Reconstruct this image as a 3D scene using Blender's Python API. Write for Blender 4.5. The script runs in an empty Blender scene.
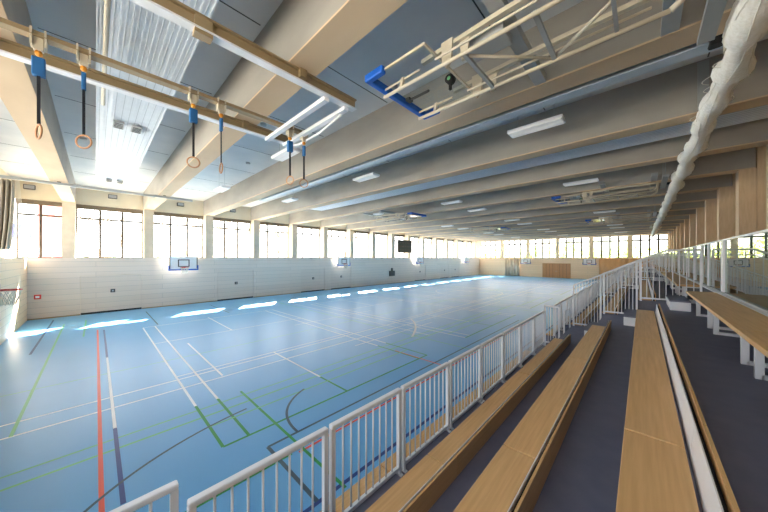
import bpy, bmesh, math, random
from mathutils import Vector, Matrix
random.seed(7)
scene = bpy.context.scene
COL = scene.collection
PI = math.pi

# ------------------------------------------------------------------ materials
def new_mat(name):
    m = bpy.data.materials.new(name); m.use_nodes = True
    nt = m.node_tree
    return m, nt, nt.nodes['Principled BSDF']

def rgb(r, g, b):
    def f(c):
        c /= 255.0
        return c/12.92 if c <= .04045 else ((c+.055)/1.055)**2.4
    return (f(r), f(g), f(b), 1)

def noisy(name, c1, c2, scale=3.0, rough=.6, stretch=(1,1,1), metal=0.0, detail=4.0, bump=0.0, spec=.5):
    m, nt, p = new_mat(name)
    tc = nt.nodes.new('ShaderNodeTexCoord'); mp = nt.nodes.new('ShaderNodeMapping')
    mp.inputs['Scale'].default_value = stretch
    nz = nt.nodes.new('ShaderNodeTexNoise'); nz.inputs['Scale'].default_value = scale
    nz.inputs['Detail'].default_value = detail
    rp = nt.nodes.new('ShaderNodeValToRGB')
    rp.color_ramp.elements[0].position = .3; rp.color_ramp.elements[1].position = .7
    rp.color_ramp.elements[0].color = c1; rp.color_ramp.elements[1].color = c2
    L = nt.links.new
    L(tc.outputs['Object'], mp.inputs['Vector']); L(mp.outputs['Vector'], nz.inputs['Vector'])
    L(nz.outputs['Fac'], rp.inputs['Fac']); L(rp.outputs['Color'], p.inputs['Base Color'])
    p.inputs['Roughness'].default_value = rough; p.inputs['Metallic'].default_value = metal
    p.inputs['Specular IOR Level'].default_value = spec
    if bump:
        b = nt.nodes.new('ShaderNodeBump'); b.inputs['Strength'].default_value = bump
        b.inputs['Distance'].default_value = .02
        L(nz.outputs['Fac'], b.inputs['Height']); L(b.outputs['Normal'], p.inputs['Normal'])
    return m

def flat(name, c, rough=.5, metal=0.0, spec=.5):
    return noisy(name, tuple(x*.95 for x in c[:3])+(1,), c, 6, rough, metal=metal, spec=spec)

def plank_mat(name, c1, c2, axis, height, length, rough=.55, seam=(.25,.25,.26,1)):
    """horizontal boards on a wall: axis = which object axis runs along the wall"""
    m, nt, p = new_mat(name); L = nt.links.new
    tc = nt.nodes.new('ShaderNodeTexCoord'); sp = nt.nodes.new('ShaderNodeSeparateXYZ'); cb = nt.nodes.new('ShaderNodeCombineXYZ')
    L(tc.outputs['Object'], sp.inputs[0]); L(sp.outputs[axis], cb.inputs[0]); L(sp.outputs['Z'], cb.inputs[1])
    br = nt.nodes.new('ShaderNodeTexBrick')
    br.inputs['Scale'].default_value = 1; br.inputs['Brick Width'].default_value = length
    br.inputs['Row Height'].default_value = height; br.inputs['Mortar Size'].default_value = .006
    br.inputs['Color1'].default_value = c1; br.inputs['Color2'].default_value = c2; br.inputs['Mortar'].default_value = seam
    br.offset = .5
    L(cb.outputs[0], br.inputs['Vector']); L(br.outputs['Color'], p.inputs['Base Color'])
    p.inputs['Roughness'].default_value = rough
    return m

def emit_mat(name, c, s):
    m, nt, p = new_mat(name)
    p.inputs['Base Color'].default_value = c; p.inputs['Emission Color'].default_value = c
    p.inputs['Emission Strength'].default_value = s
    return m

def glass_mat(name, c, ior=1.5, alpha=None, rough=0.0):
    """thin pane: transparent with a fresnel reflection"""
    m, nt, p = new_mat(name); L = nt.links.new
    nt.nodes.remove(p)
    out = nt.nodes['Material Output']
    tr = nt.nodes.new('ShaderNodeBsdfTransparent'); tr.inputs[0].default_value = c
    gl = nt.nodes.new('ShaderNodeBsdfGlossy'); gl.inputs['Roughness'].default_value = rough
    gl.inputs['Color'].default_value = (1,1,1,1)
    fr = nt.nodes.new('ShaderNodeFresnel'); fr.inputs['IOR'].default_value = ior
    mx = nt.nodes.new('ShaderNodeMixShader')
    ge = nt.nodes.new('ShaderNodeNewGeometry'); sub = nt.nodes.new('ShaderNodeMath'); sub.operation = 'SUBTRACT'; sub.inputs[0].default_value = 1
    mul = nt.nodes.new('ShaderNodeMath'); mul.operation = 'MULTIPLY'
    L(ge.outputs['Backfacing'], sub.inputs[1]); L(sub.outputs[0], mul.inputs[0]); L(fr.outputs[0], mul.inputs[1])
    L(mul.outputs[0], mx.inputs[0]); L(tr.outputs[0], mx.inputs[1]); L(gl.outputs[0], mx.inputs[2]); L(mx.outputs[0], out.inputs['Surface'])
    return m

M = {}
M['floor'] = noisy('sports_floor_blue', rgb(100,166,216), rgb(107,172,221), .6, .33, spec=.5)
M['l_white'] = flat('line_white', rgb(235,238,240), .4)
M['l_green'] = flat('line_green', rgb(30,140,60), .4)
M['l_lgreen'] = flat('line_light_green', rgb(110,190,130), .4)
M['l_red'] = flat('line_red', rgb(235,85,60), .4)
M['l_blue'] = flat('line_dark_blue', rgb(25,60,130), .4)
M['l_dark'] = flat('line_dark_grey', rgb(52,78,96), .4)
M['wall_panel'] = plank_mat('pale_wall_boards', rgb(218,206,194), rgb(212,200,188), 'Y', .30, 6.0, seam=rgb(165,162,158))
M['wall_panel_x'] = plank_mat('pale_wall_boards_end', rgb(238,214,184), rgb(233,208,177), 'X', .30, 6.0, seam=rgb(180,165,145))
M['gate'] = plank_mat('gate_boards', rgb(214,202,190), rgb(209,197,185), 'Y', .30, 6.0, seam=rgb(170,165,160))
M['plaster'] = noisy('cream_plaster', rgb(222,208,182), rgb(228,215,190), 1.5, .8)
M['sillgrey'] = noisy('grey_sill', rgb(150,146,138), rgb(160,156,148), 2, .7)
M['slab'] = noisy('concrete_slab', rgb(206,206,206), rgb(222,220,218), .9, .7, detail=8)
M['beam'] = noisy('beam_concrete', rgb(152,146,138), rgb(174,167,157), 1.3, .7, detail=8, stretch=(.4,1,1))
M['soffit_bounce'] = noisy('beam_soffit_bounce_tint', rgb(202,174,142), rgb(216,190,156), 1.3, .7, detail=8, stretch=(.4,1,1))  # paler, warmer copy of the beam tone: floor bounce painted on the undersides
M['column'] = noisy('column_concrete', rgb(196,184,164), rgb(208,196,176), 3, .8)
M['fin'] = noisy('timber_fin', rgb(218,188,150), rgb(230,202,166), 4, .55, stretch=(6,6,.6))
M['timber_wall'] = noisy('timber_back_wall', rgb(196,160,118), rgb(210,176,134), 4, .6, stretch=(6,6,.6))
M['oak'] = noisy('oak_bench', rgb(204,158,104), rgb(222,178,122), 3.0, .45, stretch=(14,.6,14), detail=6)
M['oak_back'] = noisy('oak_back_board', rgb(206,160,106), rgb(222,178,122), 3.0, .5, stretch=(14,.6,14), detail=6)
M['fardoor'] = noisy('brown_door_timber', rgb(178,130,88), rgb(196,148,104), 3.0, .5, stretch=(14,14,.6))
M['deck'] = noisy('dark_blue_deck', rgb(112,112,132), rgb(122,122,142), 5, .55)
M['riser'] = flat('dark_riser', rgb(52,52,58), .6)
M['white_metal'] = flat('white_powder_coat', rgb(240,240,243), .4)
M['cream_metal'] = flat('cream_powder_coat', rgb(206,194,172), .45)
M['track_metal'] = flat('beige_track', rgb(160,138,104), .5)
M['grey_metal'] = flat('grey_steel', rgb(168,170,170), .5)
M['blue_grey'] = flat('blue_grey_steel', rgb(186,198,210), .45)
M['dark_metal'] = flat('dark_metal', rgb(60,58,56), .5)
M['black'] = flat('black_gap', rgb(14,14,16), .7)
M['frame'] = flat('window_frame_brown', rgb(72,62,52), .5)
M['blind'] = flat('blind_box_brown', rgb(120,104,84), .6)
M['glass'] = glass_mat('clear_window_glass', (.97,.98,.98,1), 1.3)
M['balglass'] = glass_mat('green_balustrade_glass', (.55,.68,.60,1), 2.0)
M['boardglass'] = glass_mat('clear_board', (.90,.93,.95,1), 1.25)
M['board_white'] = flat('board_white', rgb(235,236,238), .4)
M['blue_pad'] = flat('blue_padding', rgb(20,92,190), .5)
M['red'] = flat('red_paint', rgb(215,50,40), .4)
M['net'] = noisy('white_net', rgb(240,234,222), rgb(252,248,240), 25, .9, bump=.5)
M['string'] = flat('net_string', rgb(238,232,220), .9)
M['ringwood'] = flat('ring_wood', rgb(196,140,96), .45)
M['strap'] = flat('black_strap', rgb(22,24,32), .8)
M['ringblue'] = flat('blue_sleeve', rgb(32,100,158), .7)
M['orange'] = flat('orange_wheel', rgb(230,150,40), .5)
M['panel'] = flat('radiant_panel_white', rgb(222,226,232), .4)
M['panel_dark'] = flat('panel_groove', rgb(188,192,198), .5)
M['screen'] = flat('scoreboard_dark', rgb(46,44,40), .5)
M['lamp'] = emit_mat('lamp_diffuser', (.85,.83,.8,1), .12)
M['curtain'] = noisy('grey_curtain', rgb(176,164,148), rgb(196,186,168), 6, .9)
M['fcurtain'] = noisy('grey_beige_partition', rgb(196,180,160), rgb(206,190,170), 6, .8)
M['tpart'] = noisy('orange_timber_partition', rgb(214,168,120), rgb(224,180,134), 4, .6, stretch=(6,6,.6))
M['corridor'] = flat('corridor_grey', rgb(160,168,154), .7)
M['ground'] = noisy('paving_outside', rgb(170,168,160), rgb(188,184,176), .4, .9)
M['bark'] = noisy('pale_bark', rgb(150,132,112), rgb(176,158,136), 4, .9)
M['leaf'] = noisy('spring_leaf', rgb(150,172,64), rgb(196,204,96), 3, .7)
M['redfacade'] = flat('red_facade', rgb(226,120,112), .8)
M['whitefacade'] = flat('white_facade', rgb(228,226,220), .8)
M['bluesign'] = flat('blue_sign', rgb(90,100,190), .6)
M['hedge'] = noisy('hedge_green', rgb(120,140,110), rgb(150,166,136), 3, .9)
M['winback'] = flat('house_pane', rgb(130,140,150), .3)

# ------------------------------------------------------------------ mesh builder
class MB:
    def __init__(s): s.v = []; s.f = []; s.m = []; s.mats = []; s.sm = []
    def mi(s, mat):
        if mat not in s.mats: s.mats.append(mat)
        return s.mats.index(mat)
    def add(s, vs, fs, mat, smooth=False):
        o = len(s.v); k = s.mi(mat)
        s.v += [tuple(v) for v in vs]
        for f in fs: s.f.append([i+o for i in f]); s.m.append(k); s.sm.append(smooth)
        return s
    def box(s, x0, x1, y0, y1, z0, z1, mat, bev=0.0):
        if bev <= 0:
            vs = [(x,y,z) for x in (x0,x1) for y in (y0,y1) for z in (z0,z1)]
            fs = [(0,1,3,2),(4,6,7,5),(0,4,5,1),(2,3,7,6),(0,2,6,4),(1,5,7,3)]
            return s.add(vs, fs, mat)
        bm = bmesh.new(); bmesh.ops.create_cube(bm, size=1)
        for v in bm.verts:
            v.co = ((x0+x1)/2+v.co.x*(x1-x0), (y0+y1)/2+v.co.y*(y1-y0), (z0+z1)/2+v.co.z*(z1-z0))
        bmesh.ops.bevel(bm, geom=bm.edges[:], offset=bev, segments=2, affect='EDGES', profile=.5)
        bm.verts.index_update()
        s.add([v.co[:] for v in bm.verts], [[v.index for v in f.verts] for f in bm.faces], mat); bm.free()
        return s
    def bar(s, p0, p1, w, h, mat, up=(0,0,1)):
        """rectangular bar from p0 to p1, w across, h along up"""
        p0 = Vector(p0); p1 = Vector(p1); d = (p1-p0).normalized(); u = Vector(up)
        a = d.cross(u)
        if a.length < 1e-4: a = d.cross(Vector((1,0,0)))
        a.normalize(); b = a.cross(d).normalized()
        vs = [p+a*(sa*w/2)+b*(sb*h/2) for p in (p0,p1) for sa in (-1,1) for sb in (-1,1)]
        fs = [(0,1,3,2),(4,6,7,5),(0,4,5,1),(2,3,7,6),(0,2,6,4),(1,5,7,3)]
        return s.add(vs, fs, mat)
    def tube(s, pts, r, mat, n=8, cap=True):
        pts = [Vector(p) for p in pts]; N = len(pts)
        rs = r if isinstance(r, (list,tuple)) else [r]*N
        vs = []; fs = []; prev = None
        for i, p in enumerate(pts):
            t = (pts[min(i+1,N-1)]-pts[max(i-1,0)]).normalized()
            if prev is None:
                a = t.cross(Vector((0,0,1)))
                if a.length < 1e-3: a = t.cross(Vector((1,0,0)))
            else:
                a = prev - t*prev.dot(t)
            a.normalize(); prev = a; b = t.cross(a)
            for k in range(n):
                th = 2*PI*k/n
                vs.append(p+(a*math.cos(th)+b*math.sin(th))*rs[i])
        for i in range(N-1):
            for k in range(n):
                fs.append((i*n+k, i*n+(k+1)%n, (i+1)*n+(k+1)%n, (i+1)*n+k))
        if cap:
            fs.append(tuple(range(n))[::-1]); fs.append(tuple(range((N-1)*n, N*n)))
        return s.add(vs, fs, mat, True)
    def ring(s, c, R, r, mat, ax1, ax2, n=24, m=8):
        c = Vector(c); a = Vector(ax1).normalized(); b = Vector(ax2).normalized(); w = a.cross(b)
        vs = []; fs = []
        for i in range(n):
            t = 2*PI*i/n; d = a*math.cos(t)+b*math.sin(t)
            for j in range(m):
                q = 2*PI*j/m
                vs.append(c+d*(R+r*math.cos(q))+w*(r*math.sin(q)))
        for i in range(n):
            for j in range(m):
                fs.append((i*m+j, ((i+1)%n)*m+j, ((i+1)%n)*m+(j+1)%m, i*m+(j+1)%m))
        return s.add(vs, fs, mat, True)
    def prism(s, poly, y0, y1, mat, plane='xz'):
        n = len(poly)
        if plane == 'xz': vs = [(a,y0,b) for a,b in poly]+[(a,y1,b) for a,b in poly]
        elif plane == 'yz': vs = [(y0,a,b) for a,b in poly]+[(y1,a,b) for a,b in poly]
        else: vs = [(a,b,y0) for a,b in poly]+[(a,b,y1) for a,b in poly]
        fs = [tuple(range(n)), tuple(range(2*n-1,n-1,-1))]+[(i,n+i,n+(i+1)%n,(i+1)%n) for i in range(n)]
        return s.add(vs, fs, mat)
    def build(s, name, parent=None, loc=(0,0,0)):
        me = bpy.data.meshes.new(name); me.from_pydata(s.v, [], s.f)
        for m in s.mats: me.materials.append(m)
        me.polygons.foreach_set('material_index', s.m); me.polygons.foreach_set('use_smooth', s.sm)
        bm = bmesh.new(); bm.from_mesh(me); bmesh.ops.recalc_face_normals(bm, faces=bm.faces[:]); bm.to_mesh(me); bm.free()
        me.update()
        o = bpy.data.objects.new(name, me); COL.objects.link(o); o.location = loc
        if parent: o.parent = parent
        return o

def tag(o, label=None, cat=None, group=None, kind=None):
    if label: o['label'] = label
    if cat: o['category'] = cat
    if group: o['group'] = group
    if kind: o['kind'] = kind
    return o
def thing(name, label, cat, loc=(0,0,0), group=None, rz=0, kind=None):
    o = bpy.data.objects.new(name, None); o.empty_display_size = .1
    COL.objects.link(o); o.location = loc; o.rotation_euler = (0,0,rz)
    return tag(o, label, cat, group, kind)
def dup(o, parent=None):
    c = o.copy(); COL.objects.link(c); c.parent = parent
    for ch in list(o.children): dup(ch, c)
    return c
ORD = ['first','second','third','fourth','fifth','sixth','seventh','eighth','ninth','tenth','eleventh','twelfth','thirteenth','fourteenth','fifteenth','sixteenth','seventeenth','eighteenth','nineteenth','twentieth']
def struct(mb, name, label, cat, parent=None):
    o = mb.build(name, parent); return tag(o, label, cat, None, 'structure')

# ------------------------------------------------------------------ dimensions
XL, XR = -22.85, 2.48           # boarded wall on the window side / face of the timber fins
YN, YF = -2.42, 51.0            # end walls
SILL, SOF, CEIL = 3.2, 6.3, 7.4
HEAD = 6.32
XG = -23.75                     # window plane
PITCH = 3.37
def cy(k): return -1.03 + PITCH*k
NB = 16

# ------------------------------------------------------------------ floor with court lines
fl = MB()
fl.box(XL-.3, 3.6, YN-.4, YF+.4, -.3, 0, M['floor'])
LZ = [.0012]
def lineX(y, x0, x1, mat, w=.05):
    z = LZ[0]; LZ[0] += .00001
    fl.add([(x0,y-w/2,z),(x1,y-w/2,z),(x1,y+w/2,z),(x0,y+w/2,z)], [(0,1,2,3)], M[mat])
def lineY(x, y0, y1, mat, w=.05):
    z = LZ[0]; LZ[0] += .00001
    fl.add([(x-w/2,y0,z),(x+w/2,y0,z),(x+w/2,y1,z),(x-w/2,y1,z)], [(0,1,2,3)], M[mat])
def arc(cx, cyy, R, a0, a1, mat, w=.05, n=28):
    z = LZ[0]; LZ[0] += .00001
    vs = []; fs = []
    for i in range(n+1):
        a = math.radians(a0+(a1-a0)*i/n)
        for q in (R-w/2, R+w/2): vs.append((cx+q*math.cos(a), cyy+q*math.sin(a), z))
    for i in range(n): fs.append((2*i,2*i+1,2*i+3,2*i+2))
    fl.add(vs, fs, M[mat])
def curve3(p0, p1, p2, mat, w=.05, n=16):
    z = LZ[0]; LZ[0] += .00001
    pts = []
    for i in range(n+1):
        t = i/n
        # quadratic through p0,p1(at t=.5),p2
        q = [2*p1[j]-.5*(p0[j]+p2[j]) for j in (0,1)]
        pts.append(Vector([(1-t)**2*p0[j]+2*t*(1-t)*q[j]+t*t*p2[j] for j in (0,1)]))
    vs = []; fs = []
    for i, p in enumerate(pts):
        t = (pts[min(i+1,n)]-pts[max(i-1,0)]).normalized(); nn = Vector((-t.y,t.x))*w/2
        vs += [(p.x-nn.x,p.y-nn.y,z),(p.x+nn.x,p.y+nn.y,z)]
    for i in range(n): fs.append((2*i,2*i+1,2*i+3,2*i+2))
    fl.add(vs, fs, M[mat])
# lengthwise
lineY(-10.75, -2.2, 50, 'l_lgreen', .03)
lineY(-8.85, -2.2, 26, 'l_white', .05)
lineY(-8.2, -2.2, 46, 'l_white', .05)
lineY(-6.77, -2.2, 16, 'l_lgreen', .04)
lineY(-6.4, -2.2, 20, 'l_lgreen', .05)
lineY(-4.16, -2.2, 2.2, 'l_green', .05)
lineY(-4.1, 2.3, 15, 'l_red', .05)
lineY(-3.08, -2.2, 47, 'l_blue', .06)
lineY(-4.6, 2.0, 15, 'l_dark', .05)
# crosswise
lineX(.05, -17.6, -4.1, 'l_red', .055)
lineX(.245, -17.4, -4.9, 'l_blue', .055)
lineX(.245, -12.5, -7.2, 'l_white', .05)
lineX(2.37, -12.4, -8.3, 'l_white', .05)
lineX(1.48, -16.62, -14.3, 'l_blue', .053)
lineX(1.9, -16.62, -14.6, 'l_blue', .053)
lineX(2.05, -21.5, -16.9, 'l_dark', .05)
lineX(5.35, -21.5, -17.5, 'l_dark', .05)
lineX(-1.05, -20.2, -8.2, 'l_lgreen', .05)
lineX(-1.5, -22.0, -14.7, 'l_blue', .06)
lineX(2.39, -7.0, -3.0, 'l_green', .05)
lineX(2.0, -4.6, -3.1, 'l_dark', .06)
lineX(7.1, -6.2, -4.1, 'l_red', .05)
lineX(-.35, -20.8, -16.5, 'l_lgreen', .05)
# badminton-like courts
for oy in (0, 8.72, 17.44, 26.16, 34.88):
    for yy, c in ((1.48,'l_white'),(1.9,'l_white'),(7.06,'l_white'),(7.5,'l_white')):
        lineX(yy+oy, -16.6, -5.15, c, .05)
        if yy+oy < 9: lineX(yy+oy, -7.0, -5.15, 'l_green', .052)
    lineX(4.15+oy, -9.1, -5.15, 'l_white', .05); lineX(4.15+oy, -17.0, -13.2, 'l_white', .05)
    lineX(4.15+oy, -6.3, -5.15, 'l_green', .052)
    lineY(-5.15, 1.48+oy, 7.5+oy, 'l_green', .05)
    lineY(-5.95, 1.48+oy, 7.5+oy, 'l_lgreen', .04)
    lineY(-9.1, 1.48+oy, 7.5+oy, 'l_white', .045)
    lineY(-13.2, 1.48+oy, 7.5+oy, 'l_white', .045)
    lineY(-16.6, 1.48+oy, 7.5+oy, 'l_white', .045)
for oy in (9.0, 18.0, 27.0, 36.0):
    lineX(oy, -19.5, -4.1, 'l_lgreen', .04)
    lineX(oy+.5, -19.5, -6.4, 'l_white', .04)
    lineY(-7.6, oy-2.5, oy+2.5, 'l_white', .04)
    lineY(-12.0, oy-2.5, oy+2.5, 'l_white', .04)
curve3((-4.6,-.5), (-5.61,.58), (-6.1,2.2), 'l_dark', .045)
curve3((-6.0,3.5), (-5.45,2.78), (-4.6,2.55), 'l_dark', .05)
curve3((-8.75,11.3), (-7.75,10.35), (-6.8,8.85), 'l_white', .09)
arc(-12, 24.3, 3.0, 0, 360, 'l_white', .05, 60)
arc(-12, 44, 6.0, 180, 360, 'l_white', .05, 40)
struct(fl, 'floor', 'blue sports hall floor with coloured court lines', 'floor')

# ------------------------------------------------------------------ window side: boarded wall, sill, lintel
gates = [(-.61,1.99),(6.18,8.77),(13.0,15.6),(16.34,18.95),(30.3,32.9),(36.9,39.5),(40.3,42.9)]
GH = 2.2
w = MB()
ys = [YN] + [e for g in gates for e in g] + [YF]
for a, b in zip(ys[0::2], ys[1::2]): w.box(XL-.25, XL, a, b, 0, GH, M['wall_panel'])
w.box(XL-.25, XL, YN, YF, GH, SILL, M['wall_panel'])
struct(w, 'wall_left', 'pale horizontal boarded wall under the long window row', 'wall')
w = MB(); w.box(XG-.1, XL-.25, YN-.8, YF, SILL-.12, SILL, M['sillgrey'])
w.box(XG-.1, XL-.9+.25, YN-.8, YF, 0, SILL-.12, M['plaster'])
struct(w, 'trim_1', 'deep pale window sill along the long boarded wall', 'window sill')
w = MB(); w.box(XG-.15, XG+.15, YN-1, YF+.2, HEAD, CEIL, M['plaster'])
struct(w, 'wall_left_lintel', 'cream plaster band above the long row of windows', 'wall')
for i, (a, b) in enumerate(gates):
    g = MB(); g.box(XL-.12, XL-.02, a+.015, b-.015, .10, GH-.015, M['gate'])
    o = tag(g.build('door_%d' % (i+1)), '%s pale boarded equipment gate from the near end of the long wall' % ORD[i], 'gate', None, 'structure')
    g = MB(); g.box(XL-.12, XL-.03, a+.015, b-.015, .0, .10, M['black']); g.build('bottom_seal', o)
    g = MB(); g.box(XL-.03, XL+.012, (a+b)/2-.10, (a+b)/2+.10, 1.16, 1.36, M['dark_metal'], .008)
    g.box(XL+.012, XL+.022, (a+b)/2-.04, (a+b)/2+.04, 1.22, 1.30, M['grey_metal']); g.build('handle', o)
bb = MB()
for a, b in zip(ys[0::2], ys[1::2]): bb.box(XL, XL+.015, a, b, 0, .06, M['track_metal'])
struct(bb, 'baseboard_left', 'thin timber skirting at the foot of the long boarded wall', 'skirting')

# windows (left)
def window(name, label, ax, c0, c1, plane, z0, z1, nm, trans, sgn, mw=.048):
    """ax 'y': window in a plane x=plane spanning y; ax 'x': plane y=plane spanning x"""
    root = thing(name, label, 'window', kind='structure')
    def bx(mb, a0, a1, b0, b1, mat, d0=-.04, d1=.04):
        if ax == 'y': mb.box(plane+d0, plane+d1, a0, a1, b0, b1, mat)
        else: mb.box(a0, a1, plane+d0, plane+d1, b0, b1, mat)
    f = MB(); t = .05
    bx(f, c0, c0+t, z0, z1, M['frame']); bx(f, c1-t, c1, z0, z1, M['frame'])
    bx(f, c0+t, c1-t, z0, z0+t, M['frame']); bx(f, c0+t, c1-t, z1-t, z1, M['frame'])
    f.build('window_frame', root)
    mu = MB()
    for i in range(1, nm):
        c = c0+(c1-c0)*i/nm; bx(mu, c-mw, c+mw, z0+t, z1-t, M['frame'], -.035, .035)
    mu.build('mullion', root)
    tr = MB(); bx(tr, c0+t, c1-t, trans-mw, trans+mw, M['frame'], -.03, .03); tr.build('transom', root)
    g = MB()
    if ax == 'y': g.add([(plane,c0+t,z0+t),(plane,c1-t,z0+t),(plane,c1-t,z1-t),(plane,c0+t,z1-t)], [(0,1,2,3)], M['glass'])
    else: g.add([(c0+t,plane,z0+t),(c1-t,plane,z0+t),(c1-t,plane,z1-t),(c0+t,plane,z1-t)], [(0,1,2,3)], M['glass'])
    g.build('pane', root)
    return root
wn = 0
for k in range(-1, NB):
    a = cy(k)+.24 if k >= 0 else -2.85
    b = cy(k+1)-.24 if k < NB-1 else YF-.05
    wn += 1
    r = window('window_%d' % wn, 'tall three-pane window on the long wall, %s from the near corner' % (ORD[wn-1]), 'y', a, b, XG, SILL, 6.3, 3 if k >= 0 else 2, 5.52, 1)
    h = MB(); h.box(XG+.04, XG+.16, a, b, 6.06, 6.3, M['blind']); h.build('blind_box', r)

# columns on the window side + beams + fins
for k in range(NB):
    y = cy(k)
    c = MB(); c.box(XG-.1, XL-.1, y-.24, y+.24, SILL, SOF, M['column'])
    o = struct(c, 'concrete_column', '%s pale column between the long-wall windows from the near corner' % ORD[k], 'column')
    b = MB(); b.box(XG-.1, 2.84, y-.24, y+.24, SOF+.03, CEIL, M['beam']); b.box(XG-.1, 2.84, y-.24, y+.24, SOF, SOF+.03, M['soffit_bounce'])
    struct(b, 'ceiling_beam', '%s deep warm concrete beam across the ceiling from the near end' % ORD[k], 'beam')
    f = MB()
    f.box(XR, 2.86, y-.22, y+.22, 3.97, SOF, M['fin']); f.box(2.87, 3.45, y-.22, y+.22, 3.97, CEIL, M['fin'])
    struct(f, 'timber_fin', '%s upright timber fin above the glass balustrade from the near end' % ORD[k], 'pillar')
c = MB(); c.box(XG-.3, 3.8, YN-1.2, YF+.5, CEIL, CEIL+.3, M['slab'])
for k in range(-1, NB):
    # joints and fixing marks cast in the slab
    y0 = cy(k)
    for x in (-20,-17,-14,-11,-8,-5,-2,1): c.box(x-.012, x+.012, y0+.3, y0+PITCH-.3, CEIL-.004, CEIL, M['dark_metal'])
struct(c, 'ceiling', 'grey concrete ceiling slab between the deep beams', 'ceiling')
w = MB(); w.box(3.45, 3.6, YN-1.2, YF+.3, 3.97, CEIL, M['timber_wall'])
struct(w, 'wall_right', 'timber wall behind the row of upright fins', 'wall')
w = MB(); w.box(2.5, 3.6, YN-1.2, YF+.3, 0, 3.96, M['corridor'])
struct(w, 'wall_right_gallery', 'dull grey gallery wall behind the glass balustrade', 'wall')

# far wall
fw = [(-22.6,-18.85),(-18.35,-14.5),(-14.05,-10.1),(-9.7,-5.75),(-5.3,-1.45),(-1.0,2.45)]
w = MB(); w.box(XL-1, 3.6, YF, YF+.25, 0, SILL, M['wall_panel_x'])
struct(w, 'wall_far', 'pale warm boarded end wall under the far windows', 'wall')
w = MB(); w.box(XL-1, 3.6, YF+.1, YF+.4, HEAD-.02, CEIL, M['plaster'])
xs = [XL-1]+[e for g in fw for e in g]+[3.6]
for a, b in zip(xs[0::2], xs[1::2]): w.box(a, b, YF+.05, YF+.4, SILL, HEAD-.02, M['plaster'])
struct(w, 'wall_far_upper', 'cream band and piers around the far windows', 'wall')
for i, (a, b) in enumerate(fw):
    wn += 1
    window('window_%d' % wn, 'wide four-pane window in the far end wall, %s from the left corner' % ORD[i], 'x', a, b, YF+.2, SILL, HEAD-.02, 4, 5.62, -1, .10)
# near wall (behind the camera, seen at the left edge)
w = MB(); w.box(XL-.25, 2.5, YN-.3, YN, 0, SILL, M['wall_panel_x'])
struct(w, 'wall_near', 'near end wall boarding, sunlit at the left edge', 'wall')
w = MB()
xs = [-24.2,-22.6]+[-22.6+3.95*i+d for i in range(0,6) for d in (0.0,)][:0]
nw = [(-22.3+3.95*i, -22.3+3.95*i+3.5) for i in range(6)]
pts = [-24.2]+[e for g in nw for e in g]+[3.6]
for a, b in zip(pts[0::2], pts[1::2]): w.box(a, b, -3.35, -3.05, SILL, HEAD-.02, M['plaster'])
w.box(-24.2, 3.6, -3.35, -3.05, HEAD-.02, CEIL, M['plaster'])
w.box(-24.2, 3.6, -3.35, YN-.3, SILL-.15, SILL, M['plaster'])
struct(w, 'wall_near_upper', 'cream band and piers around the near end windows', 'wall')
for i, (a, b) in enumerate(nw):
    wn += 1
    window('window_%d' % wn, 'wide window in the near end wall, %s from the left corner' % ORD[i], 'x', a, b, -3.2, SILL, HEAD-.02, 4, 5.55, 1)
w = MB(); w.box(XG-1.7, XG-.15, YN-1, YF+1, HEAD+.2, HEAD+.4, M['whitefacade'])
w.box(XL-1.5, 3.8, YF+.5, YF+3.2, HEAD+.2, HEAD+.4, M['whitefacade'])  # added slab out of view, keeps the sun from entering the far windows
struct(w, 'trim_2', 'roof overhang outside the long windows and added sun blocker outside the far windows', 'overhang')

# far wall furniture
d = thing('door_8', 'brown timber double door in the middle of the far wall', 'door', kind='structure')
for i, (a, b) in enumerate(((-11.9,-10.06),(-10.04,-8.2))):
    g = MB(); g.box(a, b, YF-.05, YF-.005, 0.02, 2.25, M['fardoor'])
    for x in (a+.45, a+.92, a+1.39): g.box(x-.015, x+.015, YF-.055, YF-.05, .02, 2.25, M['dark_metal'])
    o = g.build('leaf', d)
    h = MB(); hx = b-.1 if i == 0 else a+.1
    h.box(hx-.02, hx+.02, YF-.12, YF-.05, .95, 1.15, M['grey_metal']); h.build('handle', o)
g = MB(); g.box(-12.0,-11.9,YF-.07,YF-.005,0,2.33,M['fardoor']); g.box(-8.2,-8.1,YF-.07,YF-.005,0,2.33,M['fardoor']); g.box(-11.9,-8.2,YF-.07,YF-.005,2.25,2.33,M['fardoor']); g.build('door_frame', d)
def folded(mb, x0, x1, y, z0, z1, mat, n, amp):
    vs = []; fs = []
    for i in range(n*4+1):
        t = i/(n*4); x = x0+(x1-x0)*t; yy = y-amp*(.5+.5*math.cos(2*PI*t*n))
        vs += [(x,yy,z0),(x,yy,z1),(x,yy-.02,z1),(x,yy-.02,z0)]
    for i in range(n*4):
        a = i*4; b = a+4
        for k in range(4): fs.append((a+k, b+k, b+(k+1)%4, a+(k+1)%4))
    mb.add(vs, fs, mat, True)
g = MB(); folded(g, -17.9, -15.5, YF-.03, .02, 3.12, M['fcurtain'], 5, .2)
tag(g.build('partition_curtain'), 'grey pleated partition curtain against the far wall left of the door', 'curtain')
g = MB(); folded(g, -4.6, 2.3, YF-.03, .02, 3.12, M['tpart'], 12, .12)
tag(g.build('timber_partition'), 'orange timber folding partition at the right of the far wall', 'partition')
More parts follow.
